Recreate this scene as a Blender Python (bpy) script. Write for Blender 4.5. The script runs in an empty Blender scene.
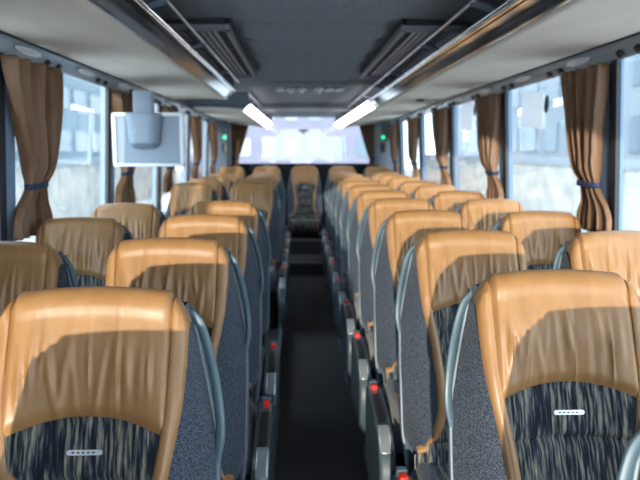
import bpy, math, random
from mathutils import Vector, Matrix

random.seed(7)
S = bpy.context.scene
COL = S.collection
PI = math.pi

# ------------------------------------------------------------------ helpers
def lerp(a, b, t): return a + (b - a) * t
def clamp(x, a=0.0, b=1.0): return max(a, min(b, x))
def smooth(x):
    x = clamp(x); return x * x * (3 - 2 * x)
def interp(tab, x):
    """piecewise smooth interpolation, tab sorted by ascending key"""
    if x <= tab[0][0]: return tab[0][1]
    for (x0, y0), (x1, y1) in zip(tab, tab[1:]):
        if x <= x1:
            return lerp(y0, y1, (x - x0) / (x1 - x0))
    return tab[-1][1]

def catmull(pts, n):
    """n samples per span through pts"""
    out = []
    P = [Vector(p) for p in pts]
    Q = [P[0] * 2 - P[1]] + P + [P[-1] * 2 - P[-2]]
    for i in range(1, len(Q) - 2):
        for k in range(n):
            t = k / n
            a, b, c, d = Q[i - 1], Q[i], Q[i + 1], Q[i + 2]
            out.append(0.5 * ((2 * b) + (c - a) * t + (2 * a - 5 * b + 4 * c - d) * t * t + (3 * b - a - 3 * c + d) * t ** 3))
    out.append(P[-1])
    return out

class MB:
    """collects shapes for ONE mesh"""
    def __init__(self): self.v, self.f = [], []
    def add(self, vs, fs):
        b = len(self.v)
        self.v += [tuple(v) for v in vs]
        self.f += [tuple(b + i for i in f) for f in fs]
        return self
    def grid(self, fn, nu, nv, closed_u=False):
        vs = [fn(i / nu, j / nv) for j in range(nv + 1) for i in range(nu + (0 if closed_u else 1))]
        w = nu if closed_u else nu + 1
        fs = []
        for j in range(nv):
            for i in range(nu):
                a = j * w + i; b = j * w + (i + 1) % w
                fs.append((a, b, b + w, a + w))
        return self.add(vs, fs)
    def box(self, x0, x1, y0, y1, z0, z1):
        vs = [(x, y, z) for z in (z0, z1) for y in (y0, y1) for x in (x0, x1)]
        return self.add(vs, [(0, 2, 3, 1), (4, 5, 7, 6), (0, 1, 5, 4), (2, 6, 7, 3), (0, 4, 6, 2), (1, 3, 7, 5)])
    def prism(self, prof, y0, y1, axis='y', cap=True):
        """closed profile extruded; axis y: prof is (x,z); axis x: prof is (y,z); axis z: prof is (x,y)"""
        n = len(prof)
        def m(p, t):
            return {'y': (p[0], t, p[1]), 'x': (t, p[0], p[1]), 'z': (p[0], p[1], t)}[axis]
        vs = [m(p, y0) for p in prof] + [m(p, y1) for p in prof]
        fs = [(i, (i + 1) % n, n + (i + 1) % n, n + i) for i in range(n)]
        if cap: fs += [tuple(range(n))[::-1], tuple(range(n, 2 * n))]
        return self.add(vs, fs)
    def tube(self, pts, r, n=10, closed=False, flat=None):
        P = [Vector(p) for p in pts]; N = len(P)
        vs = []
        prev = None
        for i, p in enumerate(P):
            if closed: d = P[(i + 1) % N] - P[i - 1]
            else: d = P[min(i + 1, N - 1)] - P[max(i - 1, 0)]
            d.normalize()
            if prev is None:
                a = d.cross(Vector((0, 0, 1)))
                if a.length < .05: a = d.cross(Vector((0, 1, 0)))
            else:
                a = prev - d * prev.dot(d)
            a.normalize(); prev = a
            b = d.cross(a)
            rr = r[i] if isinstance(r, (list, tuple)) else r
            for k in range(n):
                t = 2 * PI * k / n
                vs.append(p + a * rr * math.cos(t) + b * rr * (flat or 1) * math.sin(t))
        fs = []
        for i in range(N if closed else N - 1):
            for k in range(n):
                a0 = i * n + k; b0 = i * n + (k + 1) % n
                c0 = ((i + 1) % N) * n + (k + 1) % n; d0 = ((i + 1) % N) * n + k
                fs.append((a0, b0, c0, d0))
        if not closed:
            fs += [tuple(range(n))[::-1], tuple(range((N - 1) * n, N * n))]
        return self.add(vs, fs)
    def disc(self, c, r, axis, h, n=20, rx=None):
        """short cylinder from c along axis vector of height h (elliptic with rx)"""
        ax = Vector(axis).normalized()
        a = ax.cross(Vector((0, 0, 1)))
        if a.length < .05: a = Vector((1, 0, 0))
        a.normalize(); b = ax.cross(a)
        c = Vector(c); rx = rx or r
        vs = []
        for hh in (0, h):
            for k in range(n):
                t = 2 * PI * k / n
                vs.append(c + ax * hh + a * r * math.cos(t) + b * rx * math.sin(t))
        fs = [(k, (k + 1) % n, n + (k + 1) % n, n + k) for k in range(n)] + [tuple(range(n))[::-1], tuple(range(n, 2 * n))]
        return self.add(vs, fs)
    def build(self, name, mat, parent=None, smooth_=True, bevel=0, seg=2, solid=0, subsurf=0, offset=-1, flip=False):
        me = bpy.data.meshes.new(name)
        me.from_pydata(self.v, [], self.f if not flip else [f[::-1] for f in self.f])
        me.validate(); me.update()
        import bmesh
        bm = bmesh.new(); bm.from_mesh(me)
        bmesh.ops.remove_doubles(bm, verts=bm.verts, dist=1e-6)
        bmesh.ops.recalc_face_normals(bm, faces=bm.faces)
        bm.to_mesh(me); bm.free()
        if smooth_:
            for p in me.polygons: p.use_smooth = True
            me.set_sharp_from_angle(angle=math.radians(38))
        me.materials.append(mat)
        o = bpy.data.objects.new(name, me); COL.objects.link(o)
        if parent is not None: o.parent = parent
        if solid:
            m = o.modifiers.new('s', 'SOLIDIFY'); m.thickness = solid; m.offset = offset
        if bevel:
            m = o.modifiers.new('b', 'BEVEL'); m.width = bevel; m.segments = seg; m.limit_method = 'ANGLE'
        if subsurf:
            m = o.modifiers.new('u', 'SUBSURF'); m.levels = subsurf; m.render_levels = subsurf
        return o

def tag(o, label=None, cat=None, group=None, kind=None):
    if label: o['label'] = label
    if cat: o['category'] = cat
    if group: o['group'] = group
    if kind: o['kind'] = kind
    return o
def empty(name, loc=(0, 0, 0), rz=0):
    o = bpy.data.objects.new(name, None); COL.objects.link(o)
    o.location = loc; o.rotation_euler = (0, 0, rz); o.empty_display_size = .1
    return o
KIDS = {}
def copy_tree(o, parent=None):
    c = o.copy(); COL.objects.link(c)
    if parent is not None: c.parent = parent
    for ch in list(o.children): copy_tree(ch, c)
    return c

# ------------------------------------------------------------------ materials
def mat(name, col, rough=.5, metal=0, spec=.5, sheen=0, coat=0, emit=None, estr=0):
    m = bpy.data.materials.new(name); m.use_nodes = True
    b = m.node_tree.nodes['Principled BSDF']
    b.inputs['Base Color'].default_value = (*col, 1)
    b.inputs['Roughness'].default_value = rough
    b.inputs['Metallic'].default_value = metal
    b.inputs['Specular IOR Level'].default_value = spec
    if sheen:
        b.inputs['Sheen Weight'].default_value = sheen; b.inputs['Sheen Roughness'].default_value = .4
    if coat:
        b.inputs['Coat Weight'].default_value = coat; b.inputs['Coat Roughness'].default_value = .15
    if emit:
        b.inputs['Emission Color'].default_value = (*emit, 1); b.inputs['Emission Strength'].default_value = estr
    return m
def nodes(m): return m.node_tree.nodes, m.node_tree.links, m.node_tree.nodes['Principled BSDF']
def noise_mix(m, c1, c2, scale=(10, 10, 10), detail=4, lo=.35, hi=.65, bump=0, dist=.002, coord='Object', rough=.5):
    N, L, b = nodes(m)
    tc = N.new('ShaderNodeTexCoord'); mp = N.new('ShaderNodeMapping'); mp.inputs['Scale'].default_value = scale
    nz = N.new('ShaderNodeTexNoise'); nz.inputs['Scale'].default_value = 1; nz.inputs['Detail'].default_value = detail
    nz.inputs['Roughness'].default_value = rough
    cr = N.new('ShaderNodeValToRGB')
    cr.color_ramp.elements[0].position = lo; cr.color_ramp.elements[1].position = hi
    cr.color_ramp.elements[0].color = (*c1, 1); cr.color_ramp.elements[1].color = (*c2, 1)
    L.new(tc.outputs[coord], mp.inputs[0]); L.new(mp.outputs[0], nz.inputs['Vector'])
    L.new(nz.outputs[0], cr.inputs[0]); L.new(cr.outputs[0], b.inputs['Base Color'])
    if bump:
        bp = N.new('ShaderNodeBump'); bp.inputs['Strength'].default_value = bump; bp.inputs['Distance'].default_value = dist
        L.new(nz.outputs[0], bp.inputs['Height']); L.new(bp.outputs[0], b.inputs['Normal'])
    return m

M = {}
M['leather'] = noise_mix(mat('tan_leather', (.5, .26, .1), .40, spec=.5), (.262, .134, .050), (.320, .170, .066), (26, 26, 6), 5, bump=.25, dist=.0015)
M['velour'] = noise_mix(mat('slate_velour', (.1, .11, .15), .95, spec=.15, sheen=.25), (.020, .027, .038), (.088, .108, .142), (300, 300, 300), 2, .36, .66, bump=.3, dist=.001)
# striped upholstery: upright streaks of navy, grey and straw
def stripes():
    m = mat('striped_upholstery', (.1, .1, .1), .9, spec=.2, sheen=.15)
    N, L, b = nodes(m)
    tc = N.new('ShaderNodeTexCoord')
    def nz(scale, det):
        mp = N.new('ShaderNodeMapping'); mp.inputs['Scale'].default_value = scale
        n = N.new('ShaderNodeTexNoise'); n.inputs['Scale'].default_value = 1; n.inputs['Detail'].default_value = det
        L.new(tc.outputs['Object'], mp.inputs[0]); L.new(mp.outputs[0], n.inputs['Vector']); return n
    n1 = nz((185, 6, 14), 3); n2 = nz((230, 20, 24), 2); n3 = nz((300, 300, 300), 1)
    r1 = N.new('ShaderNodeValToRGB')
    e = r1.color_ramp.elements
    e[0].position = .36; e[0].color = (.008, .011, .017, 1)
    e[1].position = .72; e[1].color = (.27, .255, .205, 1)
    for p, c in ((.45, (.018, .026, .038, 1)), (.51, (.05, .06, .068, 1)), (.57, (.125, .125, .11, 1))):
        x = e.new(p); x.color = c
    mx = N.new('ShaderNodeMath'); mx.operation = 'MULTIPLY_ADD'; mx.inputs[1].default_value = .35
    sub = N.new('ShaderNodeMath'); sub.operation = 'SUBTRACT'; sub.inputs[1].default_value = .5
    L.new(n2.outputs[0], sub.inputs[0]); L.new(sub.outputs[0], mx.inputs[0]); L.new(n1.outputs[0], mx.inputs[2])
    L.new(mx.outputs[0], r1.inputs[0]); L.new(r1.outputs[0], b.inputs['Base Color'])
    bp = N.new('ShaderNodeBump'); bp.inputs['Strength'].default_value = .4; bp.inputs['Distance'].default_value = .001
    L.new(n3.outputs[0], bp.inputs['Height']); L.new(bp.outputs[0], b.inputs['Normal'])
    return m
M['fabric'] = stripes()
M['shell'] = mat('grey_blue_plastic', (.075, .115, .145), .38)
M['handle'] = mat('handle_plastic', (.065, .115, .145), .42)
M['console'] = mat('console_plastic', (.055, .08, .10), .36, coat=.2)
M['black'] = mat('black_plastic', (.012, .013, .016), .4)
M['red'] = mat('red_button', (.75, .03, .015), .35)
M['silver'] = mat('silver_catch', (.42, .46, .49), .3, metal=.6)
M['badge'] = mat('badge_metal', (.78, .80, .82), .3, metal=.55)
M['seatbase'] = mat('seat_base_metal', (.03, .035, .04), .5)
M['carpet'] = noise_mix(mat('aisle_carpet', (.03, .03, .032), .95, spec=.1), (.034, .034, .036), (.095, .095, .10), (160, 160, 160), 3, bump=.4)
M['stepedge'] = mat('step_edge_rubber', (.09, .09, .095), .6)
M['felt'] = noise_mix(mat('rack_felt', (.5, .48, .44), .92, spec=.15), (.80, .735, .655), (.86, .795, .715), (9, 3, 9), 5, .35, .7, bump=.08)
M['chrome'] = mat('polished_band', (.60, .63, .66), .10, metal=1)
M['bead'] = mat('chrome_bead', (.75, .77, .8), .15, metal=1)
M['rail'] = mat('satin_rail', (.62, .65, .70), .28, metal=.9)
M['bracket'] = mat('bracket_plastic', (.16, .20, .25), .35)
M['ceiling'] = noise_mix(mat('ceiling_cloth', (.06, .065, .075), .9, spec=.15), (.19, .205, .23), (.235, .255, .285), (60, 60, 60), 3, bump=.1)
M['darkinside'] = mat('rack_interior', (.025, .027, .03), .9, spec=.1)
M['ventgrey'] = mat('vent_grey', (.46, .47, .52), .45)
M['ventframe'] = mat('vent_frame_grey', (.20, .205, .235), .5)
M['ventdark'] = mat('vent_dark', (.022, .024, .03), .8)
M['strip'] = mat('service_strip', (.33, .40, .45), .28, coat=.6)
M['lampglass'] = mat('reading_lamp_lens', (.75, .78, .80), .12)
M['light'] = mat('lit_diffuser', (.9, .9, .9), .4, emit=(1, .985, 1), estr=4.0)
M['pillar'] = mat('pillar_trim', (.19, .30, .44), .45)
M['gasket'] = mat('window_gasket', (.012, .018, .028), .5)
M['wall'] = mat('side_wall_trim', (.15, .175, .205), .7)
M['rearblack'] = mat('rear_panel', (.012, .013, .017), .75, spec=.2)
M['monitor'] = mat('monitor_case', (.25, .31, .385), .42)
M['monitor_frame'] = mat('monitor_frame', (.62, .67, .70), .3, metal=.35)
M['screen'] = mat('monitor_screen', (.01, .01, .012), .1)
M['curtain'] = noise_mix(mat('brown_curtain', (.3, .17, .09), .5, spec=.4, sheen=.3), (.20, .108, .058), (.26, .145, .080), (40, 40, 3), 3)
M['tie'] = mat('navy_tie', (.02, .035, .095), .7)
M['green'] = mat('green_light', (.02, .4, .16), .4, emit=(.03, .8, .35), estr=.8)
M['pale_sheet'] = mat('white_translucent', (.85, .86, .88), .6)

def glass():
    m = bpy.data.materials.new('window_glass'); m.use_nodes = True
    N, L = m.node_tree.nodes, m.node_tree.links
    N.remove(N['Principled BSDF'])
    t = N.new('ShaderNodeBsdfTransparent'); t.inputs[0].default_value = (.86, .94, .97, 1)
    g = N.new('ShaderNodeBsdfGlossy'); g.inputs['Roughness'].default_value = .0; g.inputs[0].default_value = (1, 1, 1, 1)
    fr = N.new('ShaderNodeLayerWeight'); fr.inputs[0].default_value = .5
    pw = N.new('ShaderNodeMath'); pw.operation = 'POWER'; pw.inputs[1].default_value = 4.5
    mu = N.new('ShaderNodeMath'); mu.operation = 'MULTIPLY_ADD'; mu.inputs[1].default_value = .92; mu.inputs[2].default_value = .06; mu.use_clamp = True
    L.new(fr.outputs['Facing'], pw.inputs[0]); L.new(pw.outputs[0], mu.inputs[0])
    mx = N.new('ShaderNodeMixShader')
    L.new(mu.outputs[0], mx.inputs[0])
    L.new(t.outputs[0], mx.inputs[1]); L.new(g.outputs[0], mx.inputs[2])
    L.new(mx.outputs[0], N['Material Output'].inputs[0])
    return m
M['glass'] = glass()

def translucent(m, c):
    N, L, b = nodes(m); t = N.new('ShaderNodeBsdfTranslucent'); t.inputs[0].default_value = (*c, 1)
    mx = N.new('ShaderNodeMixShader'); mx.inputs[0].default_value = .5
    L.new(b.outputs[0], mx.inputs[1]); L.new(t.outputs[0], mx.inputs[2]); L.new(mx.outputs[0], N['Material Output'].inputs[0])
translucent(M['pale_sheet'], (.9, .9, .92)); translucent(M['curtain'], (.30, .16, .08))
M['curtain'].node_tree.nodes['Mix Shader'].inputs[0].default_value = .18

# ------------------------------------------------------------------ camera  (vanishing point of the aisle at pixel 298,150; focal 660 px)
F = 660.0
fwc = Vector((298 - 320, -(150 - 240), -F)).normalized()
upc = Vector((0, fwc.z, -fwc.y)).normalized()
if upc.y < 0: upc = -upc
rtc = fwc.cross(upc)
Rbc = Matrix((rtc, fwc, upc)).transposed()        # bus -> camera
CAM = Vector((-.088, 0, 1.40))
cd = bpy.data.cameras.new('camera'); cam = bpy.data.objects.new('camera', cd); COL.objects.link(cam)
cd.sensor_width = 36; cd.lens = F / 640 * 36; cd.clip_start = .02; cd.clip_end = 400
cam.matrix_world = Matrix.Translation(CAM) @ Rbc.transposed().to_4x4()
cd.dof.use_dof = True; cd.dof.focus_distance = 1.38; cd.dof.aperture_fstop = 4.5
S.camera = cam

# ------------------------------------------------------------------ coach seat
Z0, ZT, RT = .40, 1.131, .036
STRIP = [(1.10, .159), (1.00, .157), (.93, .153), (.86, .143), (.78, .129), (.70, .120), (.63, .117), (.57, .123), (.525, .142), (.500, .166), (.482, .196)]
AZ = sorted((z, u) for z, u in STRIP)
WZ = [(.33, .195), (.42, .212), (.50, .220), (.70, .222), (.85, .218), (.93, .203), (1.0, .187), (1.06, .174), (1.10, .163)]
def strip_u(z): return interp(AZ, z)
def half_w(z): return interp(WZ, z)
def top_z(u):
    a = abs(u); a = min(a, .172); return ZT - .010 * (a / .145) ** 2 - .045 * max(0, (a - .128) / .045) ** 2
def front(u, z):
    a = abs(u)
    y = -(1.14 - z) * .30
    y -= .012 * math.exp(-((z - 1.02) / .08) ** 2)                 # pad of the headrest
    y -= .014 * math.exp(-((z - .62) / .12) ** 2)                  # lumbar
    B = lerp(1.0, .25, smooth((z - .80) / .28))
    y -= .030 * B * smooth(a / .15) ** 1.5
    y += .016 * (1 - B) * (a / .15) ** 3 * (1 if z > .9 else 0) * smooth((z - .9) / .1)
    return y
def edge_d(z): return interp([(.33, .10), (.5, .115), (.8, .105), (1.0, .085), (1.10, .062)], z)
def edge_y(z): return front(strip_u(z), z) + edge_d(z)
def body(u, w, off=0.0):
    """point on the padded surface; w<=0 below the top roll, w>0 over the top and down the back"""
    zt = top_z(u) - RT
    r = RT
    if w <= 0:
        z = zt + w; return (u, front(u, z) - off, z)
    yc = front(u, zt)
    if w < PI * r:
        a = w / r
        return (u, yc + r - (r + off) * math.cos(a), zt + (r + off) * math.sin(a))
    return (u, yc + 2 * r + off + (w - PI * r) * .25, zt - (w - PI * r))

def folds(seed):
    rnd = random.Random(seed)
    L = []
    for k in range(13):
        u0 = -.125 + .25 * (k + rnd.uniform(.15, .85)) / 13
        L.append((u0, rnd.uniform(.003, .0075), rnd.uniform(.0018, .0068) * (1 if k % 3 else 1.4), rnd.uniform(.96, 1.02), rnd.uniform(.035, .07), rnd.uniform(-.16, .16)))
    return L
def make_leather(seed):
    FL = folds(seed)
    def zb(u): return .905 - .030 * (u / .145) ** 2
    def fn(p, q):
        u = lerp(-.147, .147, p)
        w0 = zb(u) - (top_z(u) - RT); w1 = PI * RT + .05
        w = lerp(w0, w1, q)
        off = .012 * smooth(q * 12) * smooth((1 - abs(2 * p - 1)) * 11) - .005
        if w < .03:
            z = top_z(u) - RT + w
            for u0, wd, amp, zc, hz, sl in FL:
                uu = u - u0 - sl * (z - zc)
                off += amp * math.exp(-(uu / wd) ** 2) * math.exp(-((z - zc) / hz) ** 2) - .35 * amp * math.exp(-((uu - wd * 1.9) / wd) ** 2) * math.exp(-((z - zc) / hz) ** 2)
        return body(u, w, off)
    mb = MB().grid(fn, 84, 44)
    return mb
def strip_path(n=52):
    # along the welt from the back over the top and down to the hip; returns (u, w) centre points
    pts = [(.159, w) for w in (PI * RT + .05, PI * RT * .8, PI * RT * .5, PI * RT * .25)]
    for z, u in STRIP:
        pts.append((u, z - (top_z(u) - RT)))
    return [tuple(v)[:2] for v in catmull([(a, b, 0) for a, b in pts], 5)]
def make_strip(sg, seed):
    path = strip_path(); N = len(path) - 1
    rnd = random.Random(seed)
    cr = [(rnd.uniform(.30, .62), rnd.uniform(.004, .008), rnd.uniform(.0012, .003)) for _ in range(6)]
    def fn(p, q):
        i = min(int(round(q * N)), N)
        a = Vector(path[max(i - 1, 0)]); b = Vector(path[min(i + 1, N)])
        d = (b - a); d.normalize()
        nrm = Vector((-d.y, d.x))                                   # towards the outside
        k = 2 * p - 1
        hw = lerp(.0155, .010, smooth((q - .82) / .18))
        u, w = path[i][0] + nrm.x * k * hw, path[i][1] + nrm.y * k * hw
        if path[i][1] < -.05:                                       # keep the welt's width true while the outline drops
            w += top_z(path[i][0]) - top_z(u)
        off = .0115 * math.sqrt(max(0, 1 - abs(k) ** 3)) - .0055
        for qc, wd, am in cr: off -= am * math.exp(-((q - qc) / wd) ** 2) * (1 - k * k)
        x, y, z = body(u, w, off)
        y += .006 * max(0, k)                                       # outer lip leans back with the wing
        return (x * sg, y, z)
    return MB().grid(fn, 10, N)
def make_wing(sg):
    def fn(p, q):
        z = lerp(.478, 1.098, q)
        A = strip_u(z); W = half_w(z)
        W = max(W, A + .002)
        y = front(A, z) + edge_d(z) * p ** 1.25 - .012 * math.sin(PI * p)
        return (sg * lerp(A, W, p), y, z)
    def rim(p, q):
        z = lerp(.478, 1.098, q); W = max(half_w(z), strip_u(z) + .002)
        return (sg * (W - .02 * p), edge_y(z) + .012 * p, z)
    return MB().grid(fn, 12, 34).grid(rim, 2, 34)
def make_back_fabric():
    def zb(u): return .912 - .030 * (u / .145) ** 2
    def fn(p, q):
        k = 2 * p - 1
        z = lerp(Z0, .90, q)
        hw = strip_u(z) if z > .475 else .205
        u = k * hw
        z = lerp(Z0, zb(u), q)
        hw = strip_u(z) if z > .475 else .205
        u = k * hw
        off = 0
        for zq in (.50, .60, .70, .80):
            off -= .009 * math.exp(-((z - zq) / .007) ** 2)
        off += .006 * abs(math.sin((z - .50) / .10 * PI)) ** .6
        return (u, front(u, z) - off * (1 - abs(k) ** 6) + .001, z)
    return MB().grid(fn, 40, 90)
def make_shell():
    def fn(p, q):
        k = 2 * p - 1
        z = lerp(.34, 1.088, q)
        W = max(half_w(z), strip_u(z) + .002) + .003
        e = edge_y(z)
        return (k * W, e + .004 + .045 * (1 - abs(k) ** 5) * lerp(1, .45, smooth((z - .8) / .29)), z)
    return MB().grid(fn, 24, 30)
def make_handle(sg):
    pts = [(.166, edge_y(1.075) + .004, 1.077), (.186, edge_y(1.05) + .004, 1.055), (.203, edge_y(1.0) + .002, 1.005), (.217, edge_y(.95) - .002, .95), (.226, edge_y(.90) - .006, .895),
           (.228, edge_y(.86) - .006, .845), (.219, edge_y(.80) + .004, .795)]
    P = catmull([(sg * a, b, c) for a, b, c in pts], 5)
    return MB().tube(P, .0062, 10, flat=1.5)
CUSH = [(-.62, .315), (-.685, .33), (-.705, .375), (-.70, .425), (-.672, .462), (-.62, .475), (-.50, .462), (-.36, .446), (-.22, .440)]
def cush_prof(t):
    P = cush_prof.P; x = t * (len(P) - 1); i = min(int(x), len(P) - 2); return P[i].lerp(P[i + 1], x - i)
cush_prof.P = catmull([(0, a, b) for a, b in CUSH], 5)
def make_cushion():
    def fn(p, q):
        k = 2 * p - 1
        v = cush_prof(q)
        off = .006 * math.cos(k * PI / 2)
        if q > .55: off -= .006 * math.exp(-((q - .74) / .012) ** 2)
        return (k * .150, v.y - off * (1 if q < .4 else 0), v.z + off * (1 if q >= .4 else .5))
    return MB().grid(fn, 20, 48)
def make_cush_bolster(sg):
    def fn(p, q):
        v = cush_prof(q)
        a = p * PI * .62
        # rounds outwards then down the side
        x = .150 + .070 * math.sin(min(a, PI / 2))
        drop = .0 if p < .2 else smooth((p - .2) / .8) * (v.z - .325)
        lift = .012 * math.sin(PI * min(p * 1.6, 1)) * (1 if q > .3 else .3)
        yb = v.y + (.03 * smooth(p) if q < .5 else 0)
        return (sg * x, yb, max(.318, v.z + lift - drop))
    return MB().grid(fn, 16, 40)
def make_cush_trim(sg):
    pts = []
    for k in range(26):
        q = lerp(.08, .80, k / 25); v = cush_prof(q)
        pts.append((sg * (.150 + .035 * smooth((k - 16) / 9.0)), v.y - .002, v.z + .006 + .004 * smooth((k - 16) / 9)))
    return MB().tube(pts, .0055, 8)
def rounded(x0, x1, z0, z1, r, n=4):
    out = []
    for cx, cz, a0 in ((x1 - r, z1 - r, 0), (x0 + r, z1 - r, 90), (x0 + r, z0 + r, 180), (x1 - r, z0 + r, 270)):
        for k in range(n + 1):
            a = math.radians(a0 + 90 * k / n); out.append((cx + r * math.cos(a), cz + r * math.sin(a)))
    return out

BUILT = {}
def part(key, name, mk, m, parent, **kw):
    """build a mesh once, then reuse its data for the next seat kinds"""
    if key in BUILT:
        o = bpy.data.objects.new(name, BUILT[key].data); COL.objects.link(o); o.parent = parent
        for md in BUILT[key].modifiers:
            n = o.modifiers.new(md.name, md.type)
            for a in ('thickness', 'offset', 'width', 'segments', 'limit_method', 'levels', 'render_levels'):
                if hasattr(md, a): setattr(n, a, getattr(md, a))
        return o
    o = mk().build(name, m, parent, **kw); BUILT[key] = o
    return o

def make_seat(aisle_sign, aisle, seed, console=True, handle=True, badge=True):
    """aisle_sign: +1 when the aisle is on the seat's +x side"""
    root = empty('coach_seat')
    part('fab', 'back_panel', make_back_fabric, M['fabric'], root)
    tag(part('lea%d' % seed, 'headrest_cover', lambda: make_leather(seed), M['leather'], root), 'tan leather headrest cover')
    for sg in (-1, 1):
        tag(part('str%d%d' % (sg, seed), 'leather_trim', lambda: make_strip(sg, seed + sg), M['leather'], root), 'tan leather trim strip')
        tag(part('wing%d' % sg, 'side_bolster', lambda: make_wing(sg), M['velour'], root), 'slate velour side bolster')
    part('shell', 'rear_shell', make_shell, M['shell'], root, solid=.009, offset=1)
    if handle:
        tag(part('hand%d' % aisle_sign, 'grab_handle', lambda: make_handle(aisle_sign), M['handle'], root), 'grey blue grab handle')
    if badge:
        zb = .853; yb = front(0, zb) - .0085
        def mkb():
            m = MB(); vs = []
            m.prism(rounded(-.031, .031, -.0048, .0048, .004), 0, .003)
            return m
        b = part('badge', 'badge', mkb, M['badge'], root)
        b.location = (0, yb - .001, zb); b.rotation_euler = (-.29, 0, 0)
        tag(b, 'small silver badge plate')
        def mkl():
            m = MB()
            for i in range(5):
                m.box(-.0195 + i * .0088 - .0022, -.0195 + i * .0088 + .0022, -.0008, .0, -.0016, .0016)
            return m
        l = part('badgel', 'lettering', mkl, M['shell'], b, smooth_=False)
    part('cush', 'seat_cushion', make_cushion, M['fabric'], root)
    for sg in (-1, 1):
        tag(part('cb%d' % sg, 'cushion_bolster', lambda: make_cush_bolster(sg), M['velour'], root), 'slate velour cushion side')
        tag(part('ct%d' % sg, 'cushion_piping', lambda: make_cush_trim(sg), M['leather'], root), 'tan leather piping')
    def mkbase():
        return MB().prism([(-.64, .32), (-.20, .32), (-.15, .36), (-.05, .40), (-.10, .33), (-.25, 0), (-.55, 0), (-.60, .22)], -.17, .17, 'x')
    part('base', 'base', mkbase, M['seatbase'], root, bevel=.01)
    if console:
        s = aisle_sign
        def mkcon():
            # side profile in (y,z)
            prof = [(-.76, .12), (-.30, .12), (-.285, .40), (-.31, .452), (-.36, .462), (-.60, .446), (-.70, .418), (-.755, .375), (-.785, .31), (-.79, .22)]
            m = MB().prism([(y, z) for y, z in prof], s * .228, s * .283, 'x')
            return m
        c = part('con%d' % s, 'side_console', mkcon, M['console'], root, bevel=.012, seg=3)
        def mkslot():
            m = MB()
            m.prism([(-.66, .425), (-.655, .4395), (-.60, .4535), (-.42, .4605), (-.415, .44)], s * .242, s * .276, 'x')
            return m
        k = part('slot%d' % s, 'recess', mkslot, M['black'], c, bevel=.006)
        def mkred():
            return MB().box(s * .2465, s * .2705, -.386, -.350, .455, .476)
        part('red%d' % s, 'buckle_button', mkred, M['red'], c, bevel=.004)
        def mkhead():
            m = MB().box(s * .243, s * .274, -.348, -.318, .445, .480)
            return m
        part('bh%d' % s, 'buckle_housing', mkhead, M['handle'], c, bevel=.006)
        def mkcatch():
            return MB().prism([(-.745, .370), (-.67, .415), (-.665, .438), (-.690, .432), (-.735, .405), (-.765, .372)], s * .240, s * .280, 'x')
        part('catch%d' % s, 'catch', mkcatch, M['silver'], c, bevel=.005)
        def mkfoot():
            return MB().prism([(-.70, 0), (-.40, 0), (-.36, .12), (-.74, .12)], s * .235, s * .270, 'x')
        part('foot%d' % s, 'console_foot', mkfoot, M['shell'], c, bevel=.008)
    return root

SEAT_X, WIN_X = .480, .988
protos = {}
def proto(side, place, seed):
    k = (side, place, seed)
    if k not in protos:
        s = 1 if side == 'left' else -1
        if place == 'aisle': protos[k] = [make_seat(s, True, seed), False]
        elif place == 'window': protos[k] = [make_seat(s, False, seed, console=False), False]
        else: protos[k] = [make_seat(s, False, seed, console=False, handle=False), False]
    return protos[k]
def put_seat(side, place, seed, x, y, z, label, group):
    p = proto(side, place, seed)
    if p[1]: o = copy_tree(p[0])
    else: o = p[0]; p[1] = True
    o.location = (x, y, z); o.scale = (1.045 if place == 'aisle' else 1.02, 1, 1)
    tag(o, label, 'seat', group)
    return o

ORD = ['first', 'second', 'third', 'fourth', 'fifth', 'sixth', 'seventh', 'eighth', 'ninth', 'tenth', 'eleventh']
# right side: rows count from the one at the photo's lower right corner
RY = [1.405 + .74 * k for k in range(10)]
put_seat('right', 'aisle', 11, SEAT_X + .012, .665, 0, 'nearest right aisle seat, only its curved grab handle showing in the bottom right corner', 'seats along the right edge of the aisle')
for k, y in enumerate(RY):
    if k == 0:
        lab = 'large tan leather and striped seat in the right foreground with silver badge fully visible'
    else:
        lab = '%s tan leather seat behind the large right foreground seat, along the aisle' % ORD[k - 1]
    put_seat('right', 'aisle', 11 + (k % 2), SEAT_X, y, 0, lab, 'seats along the right edge of the aisle')
for k, y in enumerate(RY):
    if k < 1: continue
    lab = '%s pale tan window seat from the camera under the right windows' % ORD[k - 1]
    put_seat('right', 'window', 12 + (k % 2), WIN_X, y, -.005, lab, 'seats under the right windows')
LA = [1.25, 1.98, 2.72, 3.45]
LB = [5.62, 6.36, 7.10, 7.84]
put_seat('left', 'aisle', 12, -SEAT_X, .51, 0, 'nearest left aisle seat, below the lower edge of the view', 'seats along the left edge of the aisle')
for k, y in enumerate(LA):
    lab = ('large tan leather and striped seat in the left foreground with silver badge' if k == 0 else
           '%s golden tan seat behind the large left foreground seat, along the aisle' % ORD[k - 1])
    put_seat('left', 'aisle', 12 + (k % 2), -SEAT_X, y, 0, lab, 'seats along the left edge of the aisle')
for k, y in enumerate(LA):
    if k == 0: continue
    lab = ['brown leather window seat cut by the left picture edge with open grab loop',
           'brown leather window seat under the large left curtain with navy tie',
           'brown leather window seat just below the hanging monitor, behind the curtain seat'][k - 1]
    put_seat('left', 'window', 11 + (k % 3), -WIN_X, y + .02, -.012, lab, 'seats under the left windows')
for k, y in enumerate(LB):
    put_seat('left', 'aisle', 11 + (k % 3), -SEAT_X, y, 0, '%s aisle seat beyond the gap in the left seat rows' % ORD[k], 'seats along the left edge of the aisle')
    put_seat('left', 'window', 12 + (k % 2), -WIN_X, y, -.01, '%s window seat beyond the gap in the left seat rows' % ORD[k], 'seats under the left windows')
YB = 8.88
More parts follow.
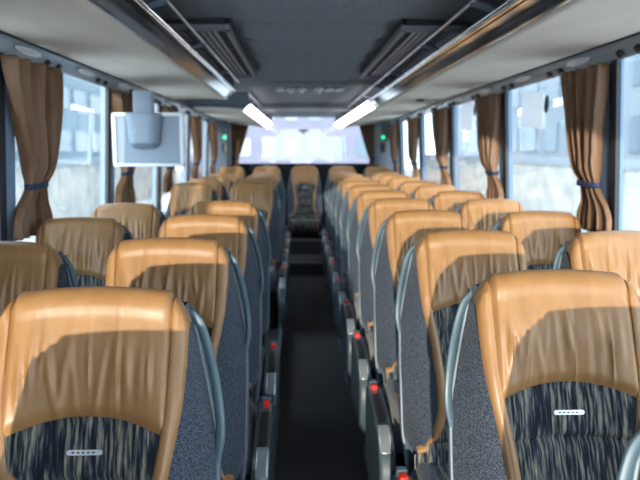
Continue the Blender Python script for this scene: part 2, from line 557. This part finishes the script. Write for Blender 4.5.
for x, lab in ((-.985, 'back row seat in the left rear corner beside the rear curtain'),
               (-.505, 'back row seat left of the centre seat'),
               (.0, 'centre seat of the back row facing straight down the aisle'),
               (.505, 'back row seat right of the centre seat'),
               (.985, 'back row seat in the right rear corner beside the rear curtain')):
    put_seat('left', 'back', 11, x, YB, .055 if x == 0 else .05, lab, 'seats of the back row')

# ------------------------------------------------------------------ room shell
def struct(o): o['kind'] = 'structure'; return o
Y0, Y1 = -.9, 9.75
WX = 1.27
# floor with two steps up to the back row
fl = MB()
fl.box(-WX, WX, Y0, 8.1, -.06, 0)
struct(fl.build('floor', M['carpet'], smooth_=False))
st = MB().box(-.30, .30, 7.36, 8.02, -.06, .13)
struct(st.build('floor_step', M['carpet'], smooth_=False, bevel=.008))
st = MB().box(-.30, .30, 8.02, 9.7, -.06, .30)
struct(st.build('floor_rear_step', M['carpet'], smooth_=False, bevel=.008))
for i, sg in enumerate((-1, 1)):
    struct(MB().box(sg * .30, sg * WX, 8.1, 9.7, -.06, .045).build('floor_side', M['carpet'], smooth_=False))
    # rail along the platform edge
    t = MB().prism(rounded(.205, .242, .0, .105, .012), Y0, 8.0).build('trim_%d' % (i + 1), M['console'])
    t.scale = (sg, 1, 1); struct(t)
struct(MB().box(-.24, .24, 7.345, 7.375, .128, .136).build('trim_3', M['stepedge'], smooth_=False))

# side walls: below and above the windows, glazed bays between slim pillars; walls lean in a little at the top
XB, XT, ZB_, ZTW = 1.262, 1.215, .82, 1.83
def wx(z): return lerp(XB, XT, (z - ZB_) / (ZTW - ZB_))
PIL = [-.18, 1.27, 2.70, 4.15, 5.60, 7.05, 8.50]
wi = 0; tr = 4
for sg, nm in ((-1, 'left'), (1, 'right')):
    struct(MB().prism([(sg * (XB + .0), ZB_), (sg * (XB + .07), ZB_), (sg * (XB + .07), -.1), (sg * XB, -.1)], Y0, Y1).build('wall_%s' % nm, M['wall'], smooth_=False))
    w = MB().prism([(sg * XT, ZTW - .02), (sg * (XT + .07), ZTW - .02), (sg * (XT + .05), 2.16), (sg * XT, 2.16)], Y0, Y1).build('wall_%s_upper' % nm, M['ceiling'], smooth_=False); struct(w)
    # rear corner, closed
    struct(MB().prism([(1.02 if sg > 0 else -1.06, .3), (sg * 1.33, .3), (sg * 1.33, 2.1), (1.02 if sg > 0 else -1.06, 2.1)], 9.02, Y1).build('wall_%s_rear_corner' % nm, M['wall'], smooth_=False, bevel=.02))
    ys = PIL + [9.02]
    for i, y in enumerate(PIL):
        y += .06 if sg > 0 else -.08
        if sg < 0 and y < 2.0: continue
        p = MB()
        def q(xo, z): return (sg * (wx(z) + xo))
        p.add([(q(-.012, ZB_), y, ZB_), (q(.05, ZB_), y, ZB_), (q(.05, ZTW), y, ZTW), (q(-.012, ZTW), y, ZTW),
               (q(-.012, ZB_), y + .10, ZB_), (q(.05, ZB_), y + .10, ZB_), (q(.05, ZTW), y + .10, ZTW), (q(-.012, ZTW), y + .10, ZTW)],
              [(0, 1, 2, 3), (7, 6, 5, 4), (0, 4, 5, 1), (1, 5, 6, 2), (2, 6, 7, 3), (3, 7, 4, 0)])
        o = struct(p.build('trim_%d' % tr, M['pillar'], smooth_=False, bevel=.008)); tr += 1
        g = MB()
        g.add([(q(-.016, ZB_), y - .06, ZB_), (q(.003, ZB_), y - .06, ZB_), (q(.003, ZTW), y - .06, ZTW), (q(-.016, ZTW), y - .06, ZTW),
               (q(-.016, ZB_), y - .001, ZB_), (q(.003, ZB_), y - .001, ZB_), (q(.003, ZTW), y - .001, ZTW), (q(-.016, ZTW), y - .001, ZTW)],
              [(0, 1, 2, 3), (7, 6, 5, 4), (0, 4, 5, 1), (1, 5, 6, 2), (2, 6, 7, 3), (3, 7, 4, 0)])
        struct(g.build('trim_%d' % tr, M['gasket'], smooth_=False)); tr += 1
    dy = .06 if sg > 0 else -.08
    for a, b in zip(ys, ys[1:]):
        a += dy; b += dy if b < 9 else 0
        if sg < 0 and b < 2.0: continue
        wi += 1
        a2, b2 = a + .10, b - .06 if b < 9 else b
        if sg < 0 and a2 < 2.15: a2 = 2.15
        pane = MB()
        pane.add([(sg * (wx(ZB_) + .004), a2, ZB_), (sg * (wx(ZB_) + .004), b2, ZB_), (sg * (wx(ZTW) + .004), b2, ZTW), (sg * (wx(ZTW) + .004), a2, ZTW)], [(0, 1, 2, 3)])
        struct(pane.build('window_%d' % wi, M['glass'], smooth_=False))
    if sg < 0:  # unseen solid panel instead of windows, added to block the sun
        struct(MB().prism([(-1.262, ZB_), (-1.215, ZTW), (-1.28, ZTW), (-1.33, ZB_)], -1.6, 2.15).build('wall_left_front', M['wall'], smooth_=False))
# rear wall
struct(MB().box(-1.13, 1.13, 9.68, 9.76, -.06, 1.205).build('wall_rear', M['rearblack'], smooth_=False))
struct(MB().prism([(9.10, 2.03), (9.20, 1.965), (9.55, 1.885), (9.76, 1.870), (9.76, 2.16), (9.10, 2.16)], -1.13, 1.13, 'x').build('wall_rear_header', M['ceiling'], smooth_=False))
wi += 1
struct(MB().add([(-1.13, 9.72, 1.205), (1.13, 9.72, 1.205), (1.13, 9.72, 1.875), (-1.13, 9.72, 1.875)], [(0, 1, 2, 3)]).build('window_%d' % wi, M['glass'], smooth_=False))
bl = MB().tube([(-.78, 9.16, 1.957), (.78, 9.16, 1.957)], .032, 16)
tag(bl.build('roller_blind', M['ventgrey']), 'rolled dark grey blind across the ceiling end above the rear window', 'blind')

# ceiling: padded cross panels
def ceil_z(x, y):
    z = 2.035 - .035 * (abs(x) / .9) ** 3 if abs(x) < .9 else 2.0
    ys = (y - 3.36) / .52
    fr = ys - math.floor(ys)
    z += (.034 * math.exp(-(fr / .05) ** 2) - .050 * math.sin(PI * fr) * smooth((.43 - abs(x)) / .12)) if 2.84 < y < 6.0 else .0
    return z
def cfn(p, q):
    x = lerp(-1.22, 1.22, p); y = lerp(Y0, 9.15, q); return (x, y, ceil_z(x, y))
struct(MB().grid(cfn, 40, 600).build('ceiling', M['ceiling'], solid=.03, offset=1))

# ------------------------------------------------------------------ ceiling vents
def make_vent(sg, lab):
    r = empty('ceiling_vent', (0, 0, 2.0))
    x0, x1, y0, y1 = .415, .74, 3.30, 5.45
    z = 0
    fr = MB()
    for a, b, c, d in ((x0, x0 + .028, y0, y1), (x1 - .028, x1, y0, y1), (x0, x1, y0, y0 + .04), (x0, x1, y1 - .03, y1)):
        fr.box(sg * a, sg * b, c, d, -.028, .03)
    tag(fr.build('frame', M['ventframe'], r, smooth_=False, bevel=.006), 'grey vent frame')
    MB().box(sg * x0, sg * x1, y0, y1, .0, .03).build('panel', M['ventdark'], r, smooth_=False)
    lv = MB()
    n = 7
    for i in range(n):
        x = lerp(x0 + .09, x1 - .035, i / (n - 1))
        lv.box(sg * x - .007, sg * x + .007, y0 + .12, y1 - .10, -.012, .002)
    tag(lv.build('louvre', M['ventgrey'], r, smooth_=False), 'row of pale grey louvre slats')
    return tag(r, lab, 'vent', 'ceiling vents')
make_vent(-1, 'long dark louvred air vent in the ceiling above the left luggage rack')
make_vent(1, 'long dark louvred air vent in the ceiling above the right luggage rack')

# ceiling spotlight console
r = empty('ceiling_console', (.0, 6.35, 1.985))
MB().prism(rounded(-.33, .36, -.30, .30, .05), -.012, .05, 'z').build('panel', M['ceiling'], r, bevel=.008)
for i, x in enumerate((-.25, -.15, -.05, .11, .21, .30)):
    sp = MB().disc((x, 0, -.012), .045, (0, 0, -1), .02, 20, rx=.13).build('speaker', M['ventgrey'], r, bevel=.006)
    if i in (1, 2, 3): MB().disc((x, -.06, -.03), .016, (0, -.5, -1), .03, 14).build('lamp', M['lampglass'], sp)
tag(r, 'ceiling console with two clusters of round speakers and spotlights over the aisle', 'console')

# ------------------------------------------------------------------ luggage racks
def rack_pts(side, y):
    """inner lip x, inner z, outer z at station y (the rear part sinks and closes in towards the rear window)"""
    t = clamp((y - 6.0) / 3.5)
    xi = lerp(.700 if side > 0 else .690, .505 if side > 0 else .515, t)
    return xi, lerp(1.832, 1.709, t), lerp(1.832, 1.800, t)
def make_rack(side, ya, yb, lab, light_from=None, rail_to=None):
    s = side
    r = empty('luggage_rack', (0, 0, 0))
    def sec(fn, y0, y1, n=24):
        return lambda p, q: (lambda y: tuple((s * fn(p, *rack_pts(s, y))[0], y, fn(p, *rack_pts(s, y))[1])))(lerp(y0, y1, q))
    # beige underside
    def und(p, xi, zi, zo): return (lerp(xi, 1.142, p), lerp(zi, zo, p) + .006 * math.sin(PI * p))
    o = MB().grid(sec(und, ya, yb), 10, 30).build('underside_panel', M['felt'], r, solid=.02, offset=0)
    tag(o, 'beige felt underside')
    # polished inner lip
    def lip(p, xi, zi, zo):
        a = p
        return (xi - .072 * a + .003 * math.sin(PI * a), zi - .004 + .066 * a + .002 * math.sin(PI * a))
    y_l = light_from or yb
    yy = min(y_l, yb)
    if yy > ya:
        o = MB().grid(sec(lip, ya, yy), 10, 30).build('edge_band', M['chrome'], r, solid=.012, offset=0); tag(o, 'polished metal edge band')
        def bead(y):
            xi, zi, zo = rack_pts(s, y); return (s * (xi - .074), y, zi + .066)
        MB().tube([bead(lerp(ya, yy, k / 20)) for k in range(21)], .005, 8).build('bead', M['bead'], r)
    if light_from:
        o = MB().grid(sec(lip, light_from, yb), 10, 20).build('light_strip', M['light'], r, solid=.012, offset=0); tag(o, 'lit white strip light')
    # tray behind the lip
    def tray(p, xi, zi, zo): return (lerp(xi - .06, 1.19, p), lerp(zi + .045, zo + .03, p))
    MB().grid(sec(tray, ya, yb), 4, 30).build('tray', M['darkinside'], r, solid=.006, offset=0)
    def end(y):
        xi, zi, zo = rack_pts(s, y)
        return [(s * xi, zi), (s * (xi - .072), zi + .066), (s * (xi - .06), 1.99), (s * 1.19, 1.99), (s * 1.19, zo)]
    for y in ((ya + .002, ya + .02), (yb - .02, yb - .002)):
        MB().prism(end(y[0]), y[0], y[1]).build('end_panel', M['wall'] if y[0] > 3 else M['wall'], r, smooth_=False)
    if s > 0:
        MB().box(.925, .985, 5.66, 5.76, 1.812, 1.832).build('catch', M['black'], r, smooth_=False, bevel=.004)
    # hand rail on short arms
    if rail_to:
        ra = ya
        def rp(y):
            t = clamp((y - 6.0) / 3.5); return (s * lerp(.590, .565, t), y, lerp(1.968, 1.955, t))
        o = MB().tube([rp(lerp(ra, rail_to, k / 24)) for k in range(25)], .0085, 10).build('hand_rail', M['rail'], r); tag(o, 'slim satin metal rail')
        y = 2.62 if ra < 2 else 6.4
        ys = []
        if ra < 2: ys = [.5, 1.55, 2.62, 3.66, 4.85, 5.9, 6.9, 7.9]
        else: ys = [7.1, 7.8, 8.5]
        for yv in ys:
            if yv > rail_to: continue
            x, _, z = rp(yv)
            mb = MB().tube([(x - s * .006, yv, z - .002), (x + s * .05, yv + .004, z - .018), (x + s * .10, yv + .01, z - .05), (x + s * .12, yv + .012, rack_pts(s, yv)[1] + .07)], [.020, .019, .016, .014], 10, flat=.9)
            mb.build('rail_bracket', M['bracket'], r)
    return tag(r, lab, 'luggage rack', 'overhead luggage racks')
make_rack(-1, Y0, 5.72, 'long beige overhead luggage rack with polished band above the left windows', rail_to=5.72)
make_rack(-1, 6.85, 9.5, 'short left rear luggage rack with lit white strip near the rear window', light_from=6.87, rail_to=8.8)
make_rack(1, Y0, 9.5, 'continuous overhead luggage rack with polished band and lit end above the right windows', light_from=6.55, rail_to=8.8)

# service channel below each rack, with reading lamps and air nozzles
def make_channel(s, lab):
    r = empty('service_channel', (0, 0, 0))
    def zo(y): return rack_pts(s, y)[2]
    def face(p, q):
        y = lerp(Y0, 9.0, q); a = p
        return (s * lerp(1.168, 1.210, a ** .8), y, zo(y) - .012 - .058 * smooth(a))
    o = MB().grid(face, 8, 40).build('channel_face', M['strip'], r, solid=.006, offset=0); tag(o, 'glossy grey blue channel strip')
    def gr(p, q):
        y = lerp(Y0, 9.0, q); return (s * lerp(1.147, 1.166, p), y, zo(y) - .012 + .003 * p)
    MB().grid(gr, 2, 40).build('groove', M['gasket'], r, solid=.006, offset=0)
    ys = [y for y in (2.0, 2.74, 3.48, 4.22, 4.96, 5.70, 6.44, 7.18, 7.92, 8.66)]
    for y in ys:
        y = y + (.05 if s < 0 else .28)
        nrm = Vector((-s * .75, 0, -.66))
        c = Vector((s * 1.178, y, zo(y) - .034))
        lamp = MB().disc(c, .13, nrm, .008, 24, rx=.016).build('reading_lamp', M['lampglass'], r, bevel=.003)
        for dy in (.22, .36):
            c2 = Vector((s * 1.190, y + dy, zo(y) - .050))
            MB().disc(c2, .016, nrm, .016, 12).build('air_nozzle', M['black'], r)
    return tag(r, lab, 'service channel', 'service channels')
make_channel(-1, 'grey blue strip with reading lamps and black nozzles above the left windows')
make_channel(1, 'grey blue strip with reading lamps and black nozzles above the right windows')

# ------------------------------------------------------------------ curtains
def make_curtain(s, y, lab, seed, z_top=1.775, waist=1.255, wv=(.03, .19), width=.56, group='brown window curtains'):
    rnd = random.Random(seed)
    r = empty('curtain', (s * 1.19, y, .86))
    n = 5
    z_top = min(z_top, rack_pts(s, y + .4)[2] - .078)
    ph = [rnd.uniform(-.6, .6) for _ in range(n * 2)]
    zb = 1.045
    def env(z):
        """y extent at height z"""
        if z >= waist:
            t = smooth((z - waist) / (z_top - waist) * 1.05)
            t2 = ((z - waist) / (z_top - waist))
            return lerp(wv[0], .0, t), lerp(wv[1], width, t2 ** .65)
        t = smooth((waist - z) / .16)
        return lerp(wv[0], wv[0] - .10, t), lerp(wv[1], wv[1] + .10, t)
    def fn(p, q):
        z = lerp(zb, z_top, q)
        a, b = env(z)
        g = math.exp(-((z - waist) / .045) ** 2)
        pp = p + .012 * math.sin(9 * z + ph[2] * 5) * math.sin(PI * p)
        k = 2 * PI * n * pp
        amp = lerp(.028 if z > waist else .015, .012, g)
        x = amp * math.sin(k + 1.2 * math.sin(3 * pp * PI + ph[0]) + .9 * math.sin(5 * z + ph[3] * 4)) + .006 * math.sin(2.3 * k + ph[1] * 6)
        x += .016 * (1 - g) * math.sin(PI * p) * (1 if z > waist else -.2)
        yy = lerp(a, b, pp) + .010 * math.cos(k)
        xx = -x - .012 + (.020 * smooth((waist - z) / .1))
        return (s * xx, yy, z - .86)
    def body_fn(p, q): return fn(p, q)
    MB().grid(body_fn, 110, 44).build('cloth', M['curtain'], r, solid=.003, offset=0)
    pts = []
    for k in range(24):
        a = 2 * PI * k / 24
        pts.append((s * (-.014 + .034 * math.cos(a)), lerp(wv[0], wv[1], .5) + (.012 + .5 * (wv[1] - wv[0])) * math.sin(a), waist - .86 + .004 * math.sin(a)))
    tb = MB()
    vs, fs = [], []
    for k, p in enumerate(pts):
        vs += [(p[0], p[1], p[2] - .011), (p[0], p[1], p[2] + .011)]
        j = (k + 1) % 24; fs.append((2 * k, 2 * j, 2 * j + 1, 2 * k + 1))
    tb.add(vs, fs)
    tag(tb.build('tie_band', M['tie'], r, solid=.004, offset=0), 'navy blue tie band')
    return tag(r, lab, 'curtain', group)
names = ['first', 'second', 'third', 'fourth', 'fifth']
for k, y in enumerate(PIL[2:]):
    lab = 'large brown curtain with navy tie at the left edge of the view' if k == 0 else '%s tied brown curtain along the left windows, counting from the camera' % names[k]
    make_curtain(-1, y - .13 if k == 0 else y - .10, lab, 31 + k, wv=(.14, .30))
    lab = 'large brown curtain with blue tie at the nearest right window post' if k == 0 else '%s tied brown curtain along the right windows, counting from the camera' % names[k]
    make_curtain(1, y + .03, lab, 61 + k, width=.43 if k == 0 else .56)
# rear window curtains, swept to the corners
def rear_curtain(s, lab, seed):
    rnd = random.Random(seed)
    r = empty('curtain', (s * 1.0, 9.60, 1.0))
    def fn(p, q):
        z = lerp(1.0, 1.86, q)
        t = clamp((z - 1.28) / .58); u = clamp((1.28 - z) / .2)
        inner = lerp(.945, .76, t ** .8) if z > 1.28 else lerp(.945, .92, u)
        outer = 1.015 if s > 0 else 1.05
        x = lerp(inner, outer, p)
        return (s * (x - 1.0), .018 * math.sin(p * 5.5 * 2 * PI + rnd.random() * .02 + 3 * z) - .01, z - 1.0)
    MB().grid(fn, 70, 30).build('cloth', M['curtain'], r, solid=.003, offset=0)
    pts = []
    for k in range(20):
        a = 2 * PI * k / 20; pts.append((s * (-.015 + .052 * math.cos(a)), -.01 + .032 * math.sin(a), .28))
    tb = MB(); vs = []; fs = []
    for k, p in enumerate(pts):
        vs += [(p[0], p[1], p[2] - .012), (p[0], p[1], p[2] + .012)]; j = (k + 1) % 20; fs.append((2 * k, 2 * j, 2 * j + 1, 2 * k + 1))
    tag(tb.add(vs, fs).build('tie_band', M['tie'], r, solid=.004, offset=0), 'navy blue tie band')
    return tag(r, lab, 'curtain', 'rear window curtains')
rear_curtain(-1, 'dark brown curtain swept to the left side of the rear window', 3)
rear_curtain(1, 'dark brown curtain swept to the right side of the rear window', 4)

# ------------------------------------------------------------------ monitor
r = empty('monitor', (-.965, 3.95, 1.293))
r.rotation_euler = (0, 0, math.radians(-4))
W2, H2 = .207, .157
MB().prism(rounded(-W2 + .014, W2 - .014, -H2 + .014, H2 - .014, .01), -.002, .03).build('case', M['monitor'], r).location = (0, 0, .167)
fr = MB()
outer, inner = (W2, H2), (W2 - .020, H2 - .018)
def frame_bar(a, b, c, d):
    fr.box(a, b, -.014, .045, c, d)
frame_bar(-W2, W2, H2 - .018, H2); frame_bar(-W2, W2, -H2, -H2 + .018); frame_bar(-W2, -W2 + .018, -H2 + .018, H2 - .018); frame_bar(W2 - .018, W2, -H2 + .018, H2 - .018)
o = fr.build('frame', M['monitor_frame'], r, smooth_=False, bevel=.004); o.location = (0, 0, .167); tag(o, 'silver monitor frame')
o = MB().box(-W2 + .016, W2 - .016, .030, .038, -H2 + .016, H2 - .016).build('screen', M['screen'], r, smooth_=False); o.location = (0, 0, .167)
# hinge cover: tapered, rounded at its foot
hc = MB()
def hfn(p, q):
    z = lerp(.150, -.052, q)
    hw = lerp(.108, .082, q) * (1 - .18 * smooth((q - .8) / .2) ** 2)
    k = 2 * p - 1
    d = .070 * (1 - abs(k) ** 5) * (1 - smooth((q - .82) / .18) * .9)
    return (k * hw - .02, -.002 - d, z + (0.006 * k * k if q > .9 else 0))
hc.grid(hfn, 24, 24)
o = hc.build('hinge_cover', M['monitor'], r, solid=.006, offset=1); o.location = (0, 0, .167)
hb = MB().grid(lambda p, q: (lerp(-.040, .040, p) * (1 - .15 * q) - .02, -.0735 - .0025 * math.sin(PI * q), lerp(.10, .0, q)), 8, 8)
o = hb.build('cover_plate', M['monitor_frame'], hc and o, solid=.003, offset=0)
arm = MB()
arm.prism(rounded(-.079, .037, -.028, .030, .012), .24, .447, 'z')
arm.tube([(-.022, .0, .420), (-.06, .25, .425), (-.175, .56, .47)], [.028, .028, .026], 12, flat=.7)
o = arm.build('mounting_arm', M['monitor'], r)
tag(r, 'flat grey monitor hanging from the left service channel, seen from behind', 'monitor')

# ------------------------------------------------------------------ small things at the rear
for s, lab in ((-1, 'small green light on the grey left rear pillar'), (1, 'small green light on the grey right rear pillar')):
    r = empty('exit_switch', (1.045 if s > 0 else -1.095, 9.018, 1.57))
    MB().box(-.022, .060, -.014, 0, -.05, .05).build('housing', M['wall'], r, smooth_=False, bevel=.005)
    MB().disc((.019, -.014, .0), .028, (0, -1, 0), .010, 16).build('lens', M['green'], r)
    MB().box(-.015, .050, -.010, 0, -.20, -.09).build('slot_plate', M['black'], r, smooth_=False, bevel=.004)
    tag(r, lab, 'exit light', 'exit lights on the rear pillars')
r = empty('brake_light', (-.01, 9.70, 1.68))
MB().prism(rounded(-.075, .075, -.016, .016, .01), -.03, .02).build('lamp_bar', M['bracket'], r)
MB().prism(rounded(-.018, .018, -.05, -.01, .008), -.02, .015).build('stem', M['black'], r)
tag(r, 'small dark high brake light hanging inside the rear window', 'brake light')

# thin translucent white rectangles with a dark round mark, inside the right windows
def rectangle(y, z, w, h, tilt, lab):
    r = empty('rectangle', (wx(z) - .003, y, z)); r.rotation_euler = (tilt, 0, 0)
    MB().box(-.002, .001, -w / 2, w / 2, -h / 2, h / 2).build('sheet', M['pale_sheet'], r, smooth_=False)
    MB().disc((-.002, -w / 2 - .06, h * .22), .028, (-1, 0, 0), .006, 18, rx=.045).build('round_mark', M['gasket'], r)
    tag(r, lab, 'rectangle', 'white rectangles on the right windows')
rectangle(3.72, 1.62, .34, .19, .10, 'tilted white notice on the right window left of the large curtain')
rectangle(5.15, 1.66, .36, .22, .06, 'white notice on the right window beyond the second curtain')

# ------------------------------------------------------------------ outside
def omat(name, c, rough=.8): return mat(name, c, rough, spec=.3)
OM = dict(
    asphalt=noise_mix(omat('asphalt', (.3, .3, .3)), (.40, .405, .41), (.52, .52, .51), (.8, .8, .8), 4),
    concrete=noise_mix(omat('pale_concrete', (.5, .5, .47)), (.40, .41, .40), (.56, .55, .50), (1.2, 1.2, 1.2), 5),
    pale=omat('pale_facade', (.30, .35, .40)), teal=omat('grey_teal_facade', (.19, .27, .31)),
    lilac=omat('lilac_facade', (.185, .185, .255)), win=mat('dark_pane', (.05, .11, .17), .15),
    winb=mat('blue_pane', (.05, .115, .18), .3), white=mat('white_paint', (.85, .86, .90), .3, coat=.5),
    tyre=omat('tyre', (.02, .02, .02)), hedge=noise_mix(omat('hedge', (.2, .3, .2)), (.10, .16, .10), (.28, .36, .25), (2, 2, 2), 5))
ZG = -1.25
struct(MB().box(-70, 70, -40, 90, ZG - .2, ZG).build('ground', OM['asphalt'], smooth_=False))
def wall_run(x, y0, y1, zt, lab, m, step=3.2):
    s = 1 if x > 0 else -1
    r = empty('boundary_wall', (x, 0, ZG))
    n = int((y1 - y0) / step)
    for i in range(n):
        a = y0 + i * step
        MB().box(0, s * .25, a + .03, a + step - .03, 0, zt - ZG - .22).build('wall_panel', m, r, smooth_=False)
    MB().box(-s * .06, s * .31, y0, y1, zt - ZG - .22, zt - ZG).build('coping', OM['white'] if 0 else OM['pale'], r, smooth_=False)
    MB().box(s * .06, s * .20, y0, y1, 0, zt - ZG - .24).build('wall_core', OM['teal'], r, smooth_=False)
    return tag(r, lab, 'wall')
wall_run(8.5, -2, 46, 1.12, 'pale concrete boundary wall outside the right windows', OM['concrete'])
wall_run(-8.5, -2, 46, 1.05, 'pale concrete boundary wall outside the left windows', OM['concrete'])
def building(name, cx, cy, sx, sy, h, m, face, cols, rows, lab, wm, ww=.55, wh=.55):
    r = empty(name, (cx, cy, ZG))
    MB().box(-sx / 2, sx / 2, -sy / 2, sy / 2, 0, h).build('wall', m, r, smooth_=False)
    MB().box(-sx / 2 - .3, sx / 2 + .3, -sy / 2 - .3, sy / 2 + .3, h, h + .5).build('roof', OM['concrete'], r, smooth_=False)
    base = None
    L = sy if face[0] else sx
    for i in range(cols):
        for j in range(rows):
            t = -L / 2 + L * (i + .5) / cols; z = 1.6 + (h - 2.2) * (j + .5) / rows
            w, hh = L / cols * ww, (h - 2.2) / rows * wh
            if base is None:
                mb = MB()
                if face[0]: mb.box(-.08, .08, -w / 2, w / 2, -hh / 2, hh / 2)
                else: mb.box(-w / 2, w / 2, -.08, .08, -hh / 2, hh / 2)
                o = mb.build('window', wm, r, smooth_=False); base = o
            else:
                o = base.copy(); COL.objects.link(o); o.parent = r
            o.location = (face[0] * sx / 2, t, z) if face[0] else (t, face[1] * sy / 2, z)
    return tag(r, lab, 'building')
building('office_building', 27, 50, 14, 74, 26, OM['pale'], (-1, 0), 16, 6, 'pale blue office block with rows of windows beyond the right wall', OM['winb'])
building('office_building', -27, 50, 14, 76, 24, OM['teal'], (1, 0), 16, 6, 'grey teal building beyond the left wall', OM['winb'], .72, .5)
building('apartment_block', -.5, 52, 15, 10, 22, OM['lilac'], (0, -1), 9, 8, 'bright lilac white building behind the rear window', OM['winb'], .5, .5)
# parked white car behind the coach
def car(x, y, rz, lab):
    r = empty('parked_car', (x, y, ZG), rz)
    prof = [(-2.1, .45), (-2.15, .8), (-1.9, 1.0), (-1.2, 1.08), (-.55, 1.5), (.9, 1.55), (1.6, 1.1), (2.0, 1.05), (2.1, .6), (2.05, .35), (-2.0, .35)]
    MB().prism(prof, -.85, .85).build('body', OM['white'], r, bevel=.08, seg=3)
    MB().prism([(-1.05, 1.1), (-.5, 1.44), (.85, 1.48), (1.4, 1.1)], -.87, .87).build('side_window', OM['win'], r, smooth_=False)
    for sx in (-1.35, 1.35):
        for sy in (-.86, .70):
            MB().disc((sx, sy, .34), .34, (0, 1, 0), .18, 20).build('wheel', OM['tyre'], r)
    return tag(r, lab, 'car')
car(-3.2, 26, .15, 'white parked car seen through the lower left of the rear window')

# ------------------------------------------------------------------ light
w = bpy.data.worlds.new('sky'); S.world = w; w.use_nodes = True
bg = w.node_tree.nodes['Background']
bg.inputs[0].default_value = (.80, .90, 1.0, 1); bg.inputs[1].default_value = 3.4
sd = bpy.data.lights.new('sun', 'SUN'); so = bpy.data.objects.new('sun', sd); COL.objects.link(so)
sd.energy = 3.5; sd.angle = math.radians(.6); sd.color = (1, .91, .76)
d = Vector((.135, 1.0, -.105)).normalized()
so.rotation_euler = d.to_track_quat('-Z', 'Y').to_euler()
so.location = (-3, -12, 6)

# ------------------------------------------------------------------ render look
S.view_settings.view_transform = 'Standard'; S.view_settings.look = 'None'
S.view_settings.gamma = 1; S.view_settings.exposure = .75; S.view_settings.use_curve_mapping = False
c = S.cycles
c.max_bounces = 12; c.diffuse_bounces = 6; c.glossy_bounces = 6; c.transmission_bounces = 8; c.transparent_max_bounces = 24
c.use_denoising = True
c.caustics_reflective = False; c.caustics_refractive = False
c.sample_clamp_indirect = 6
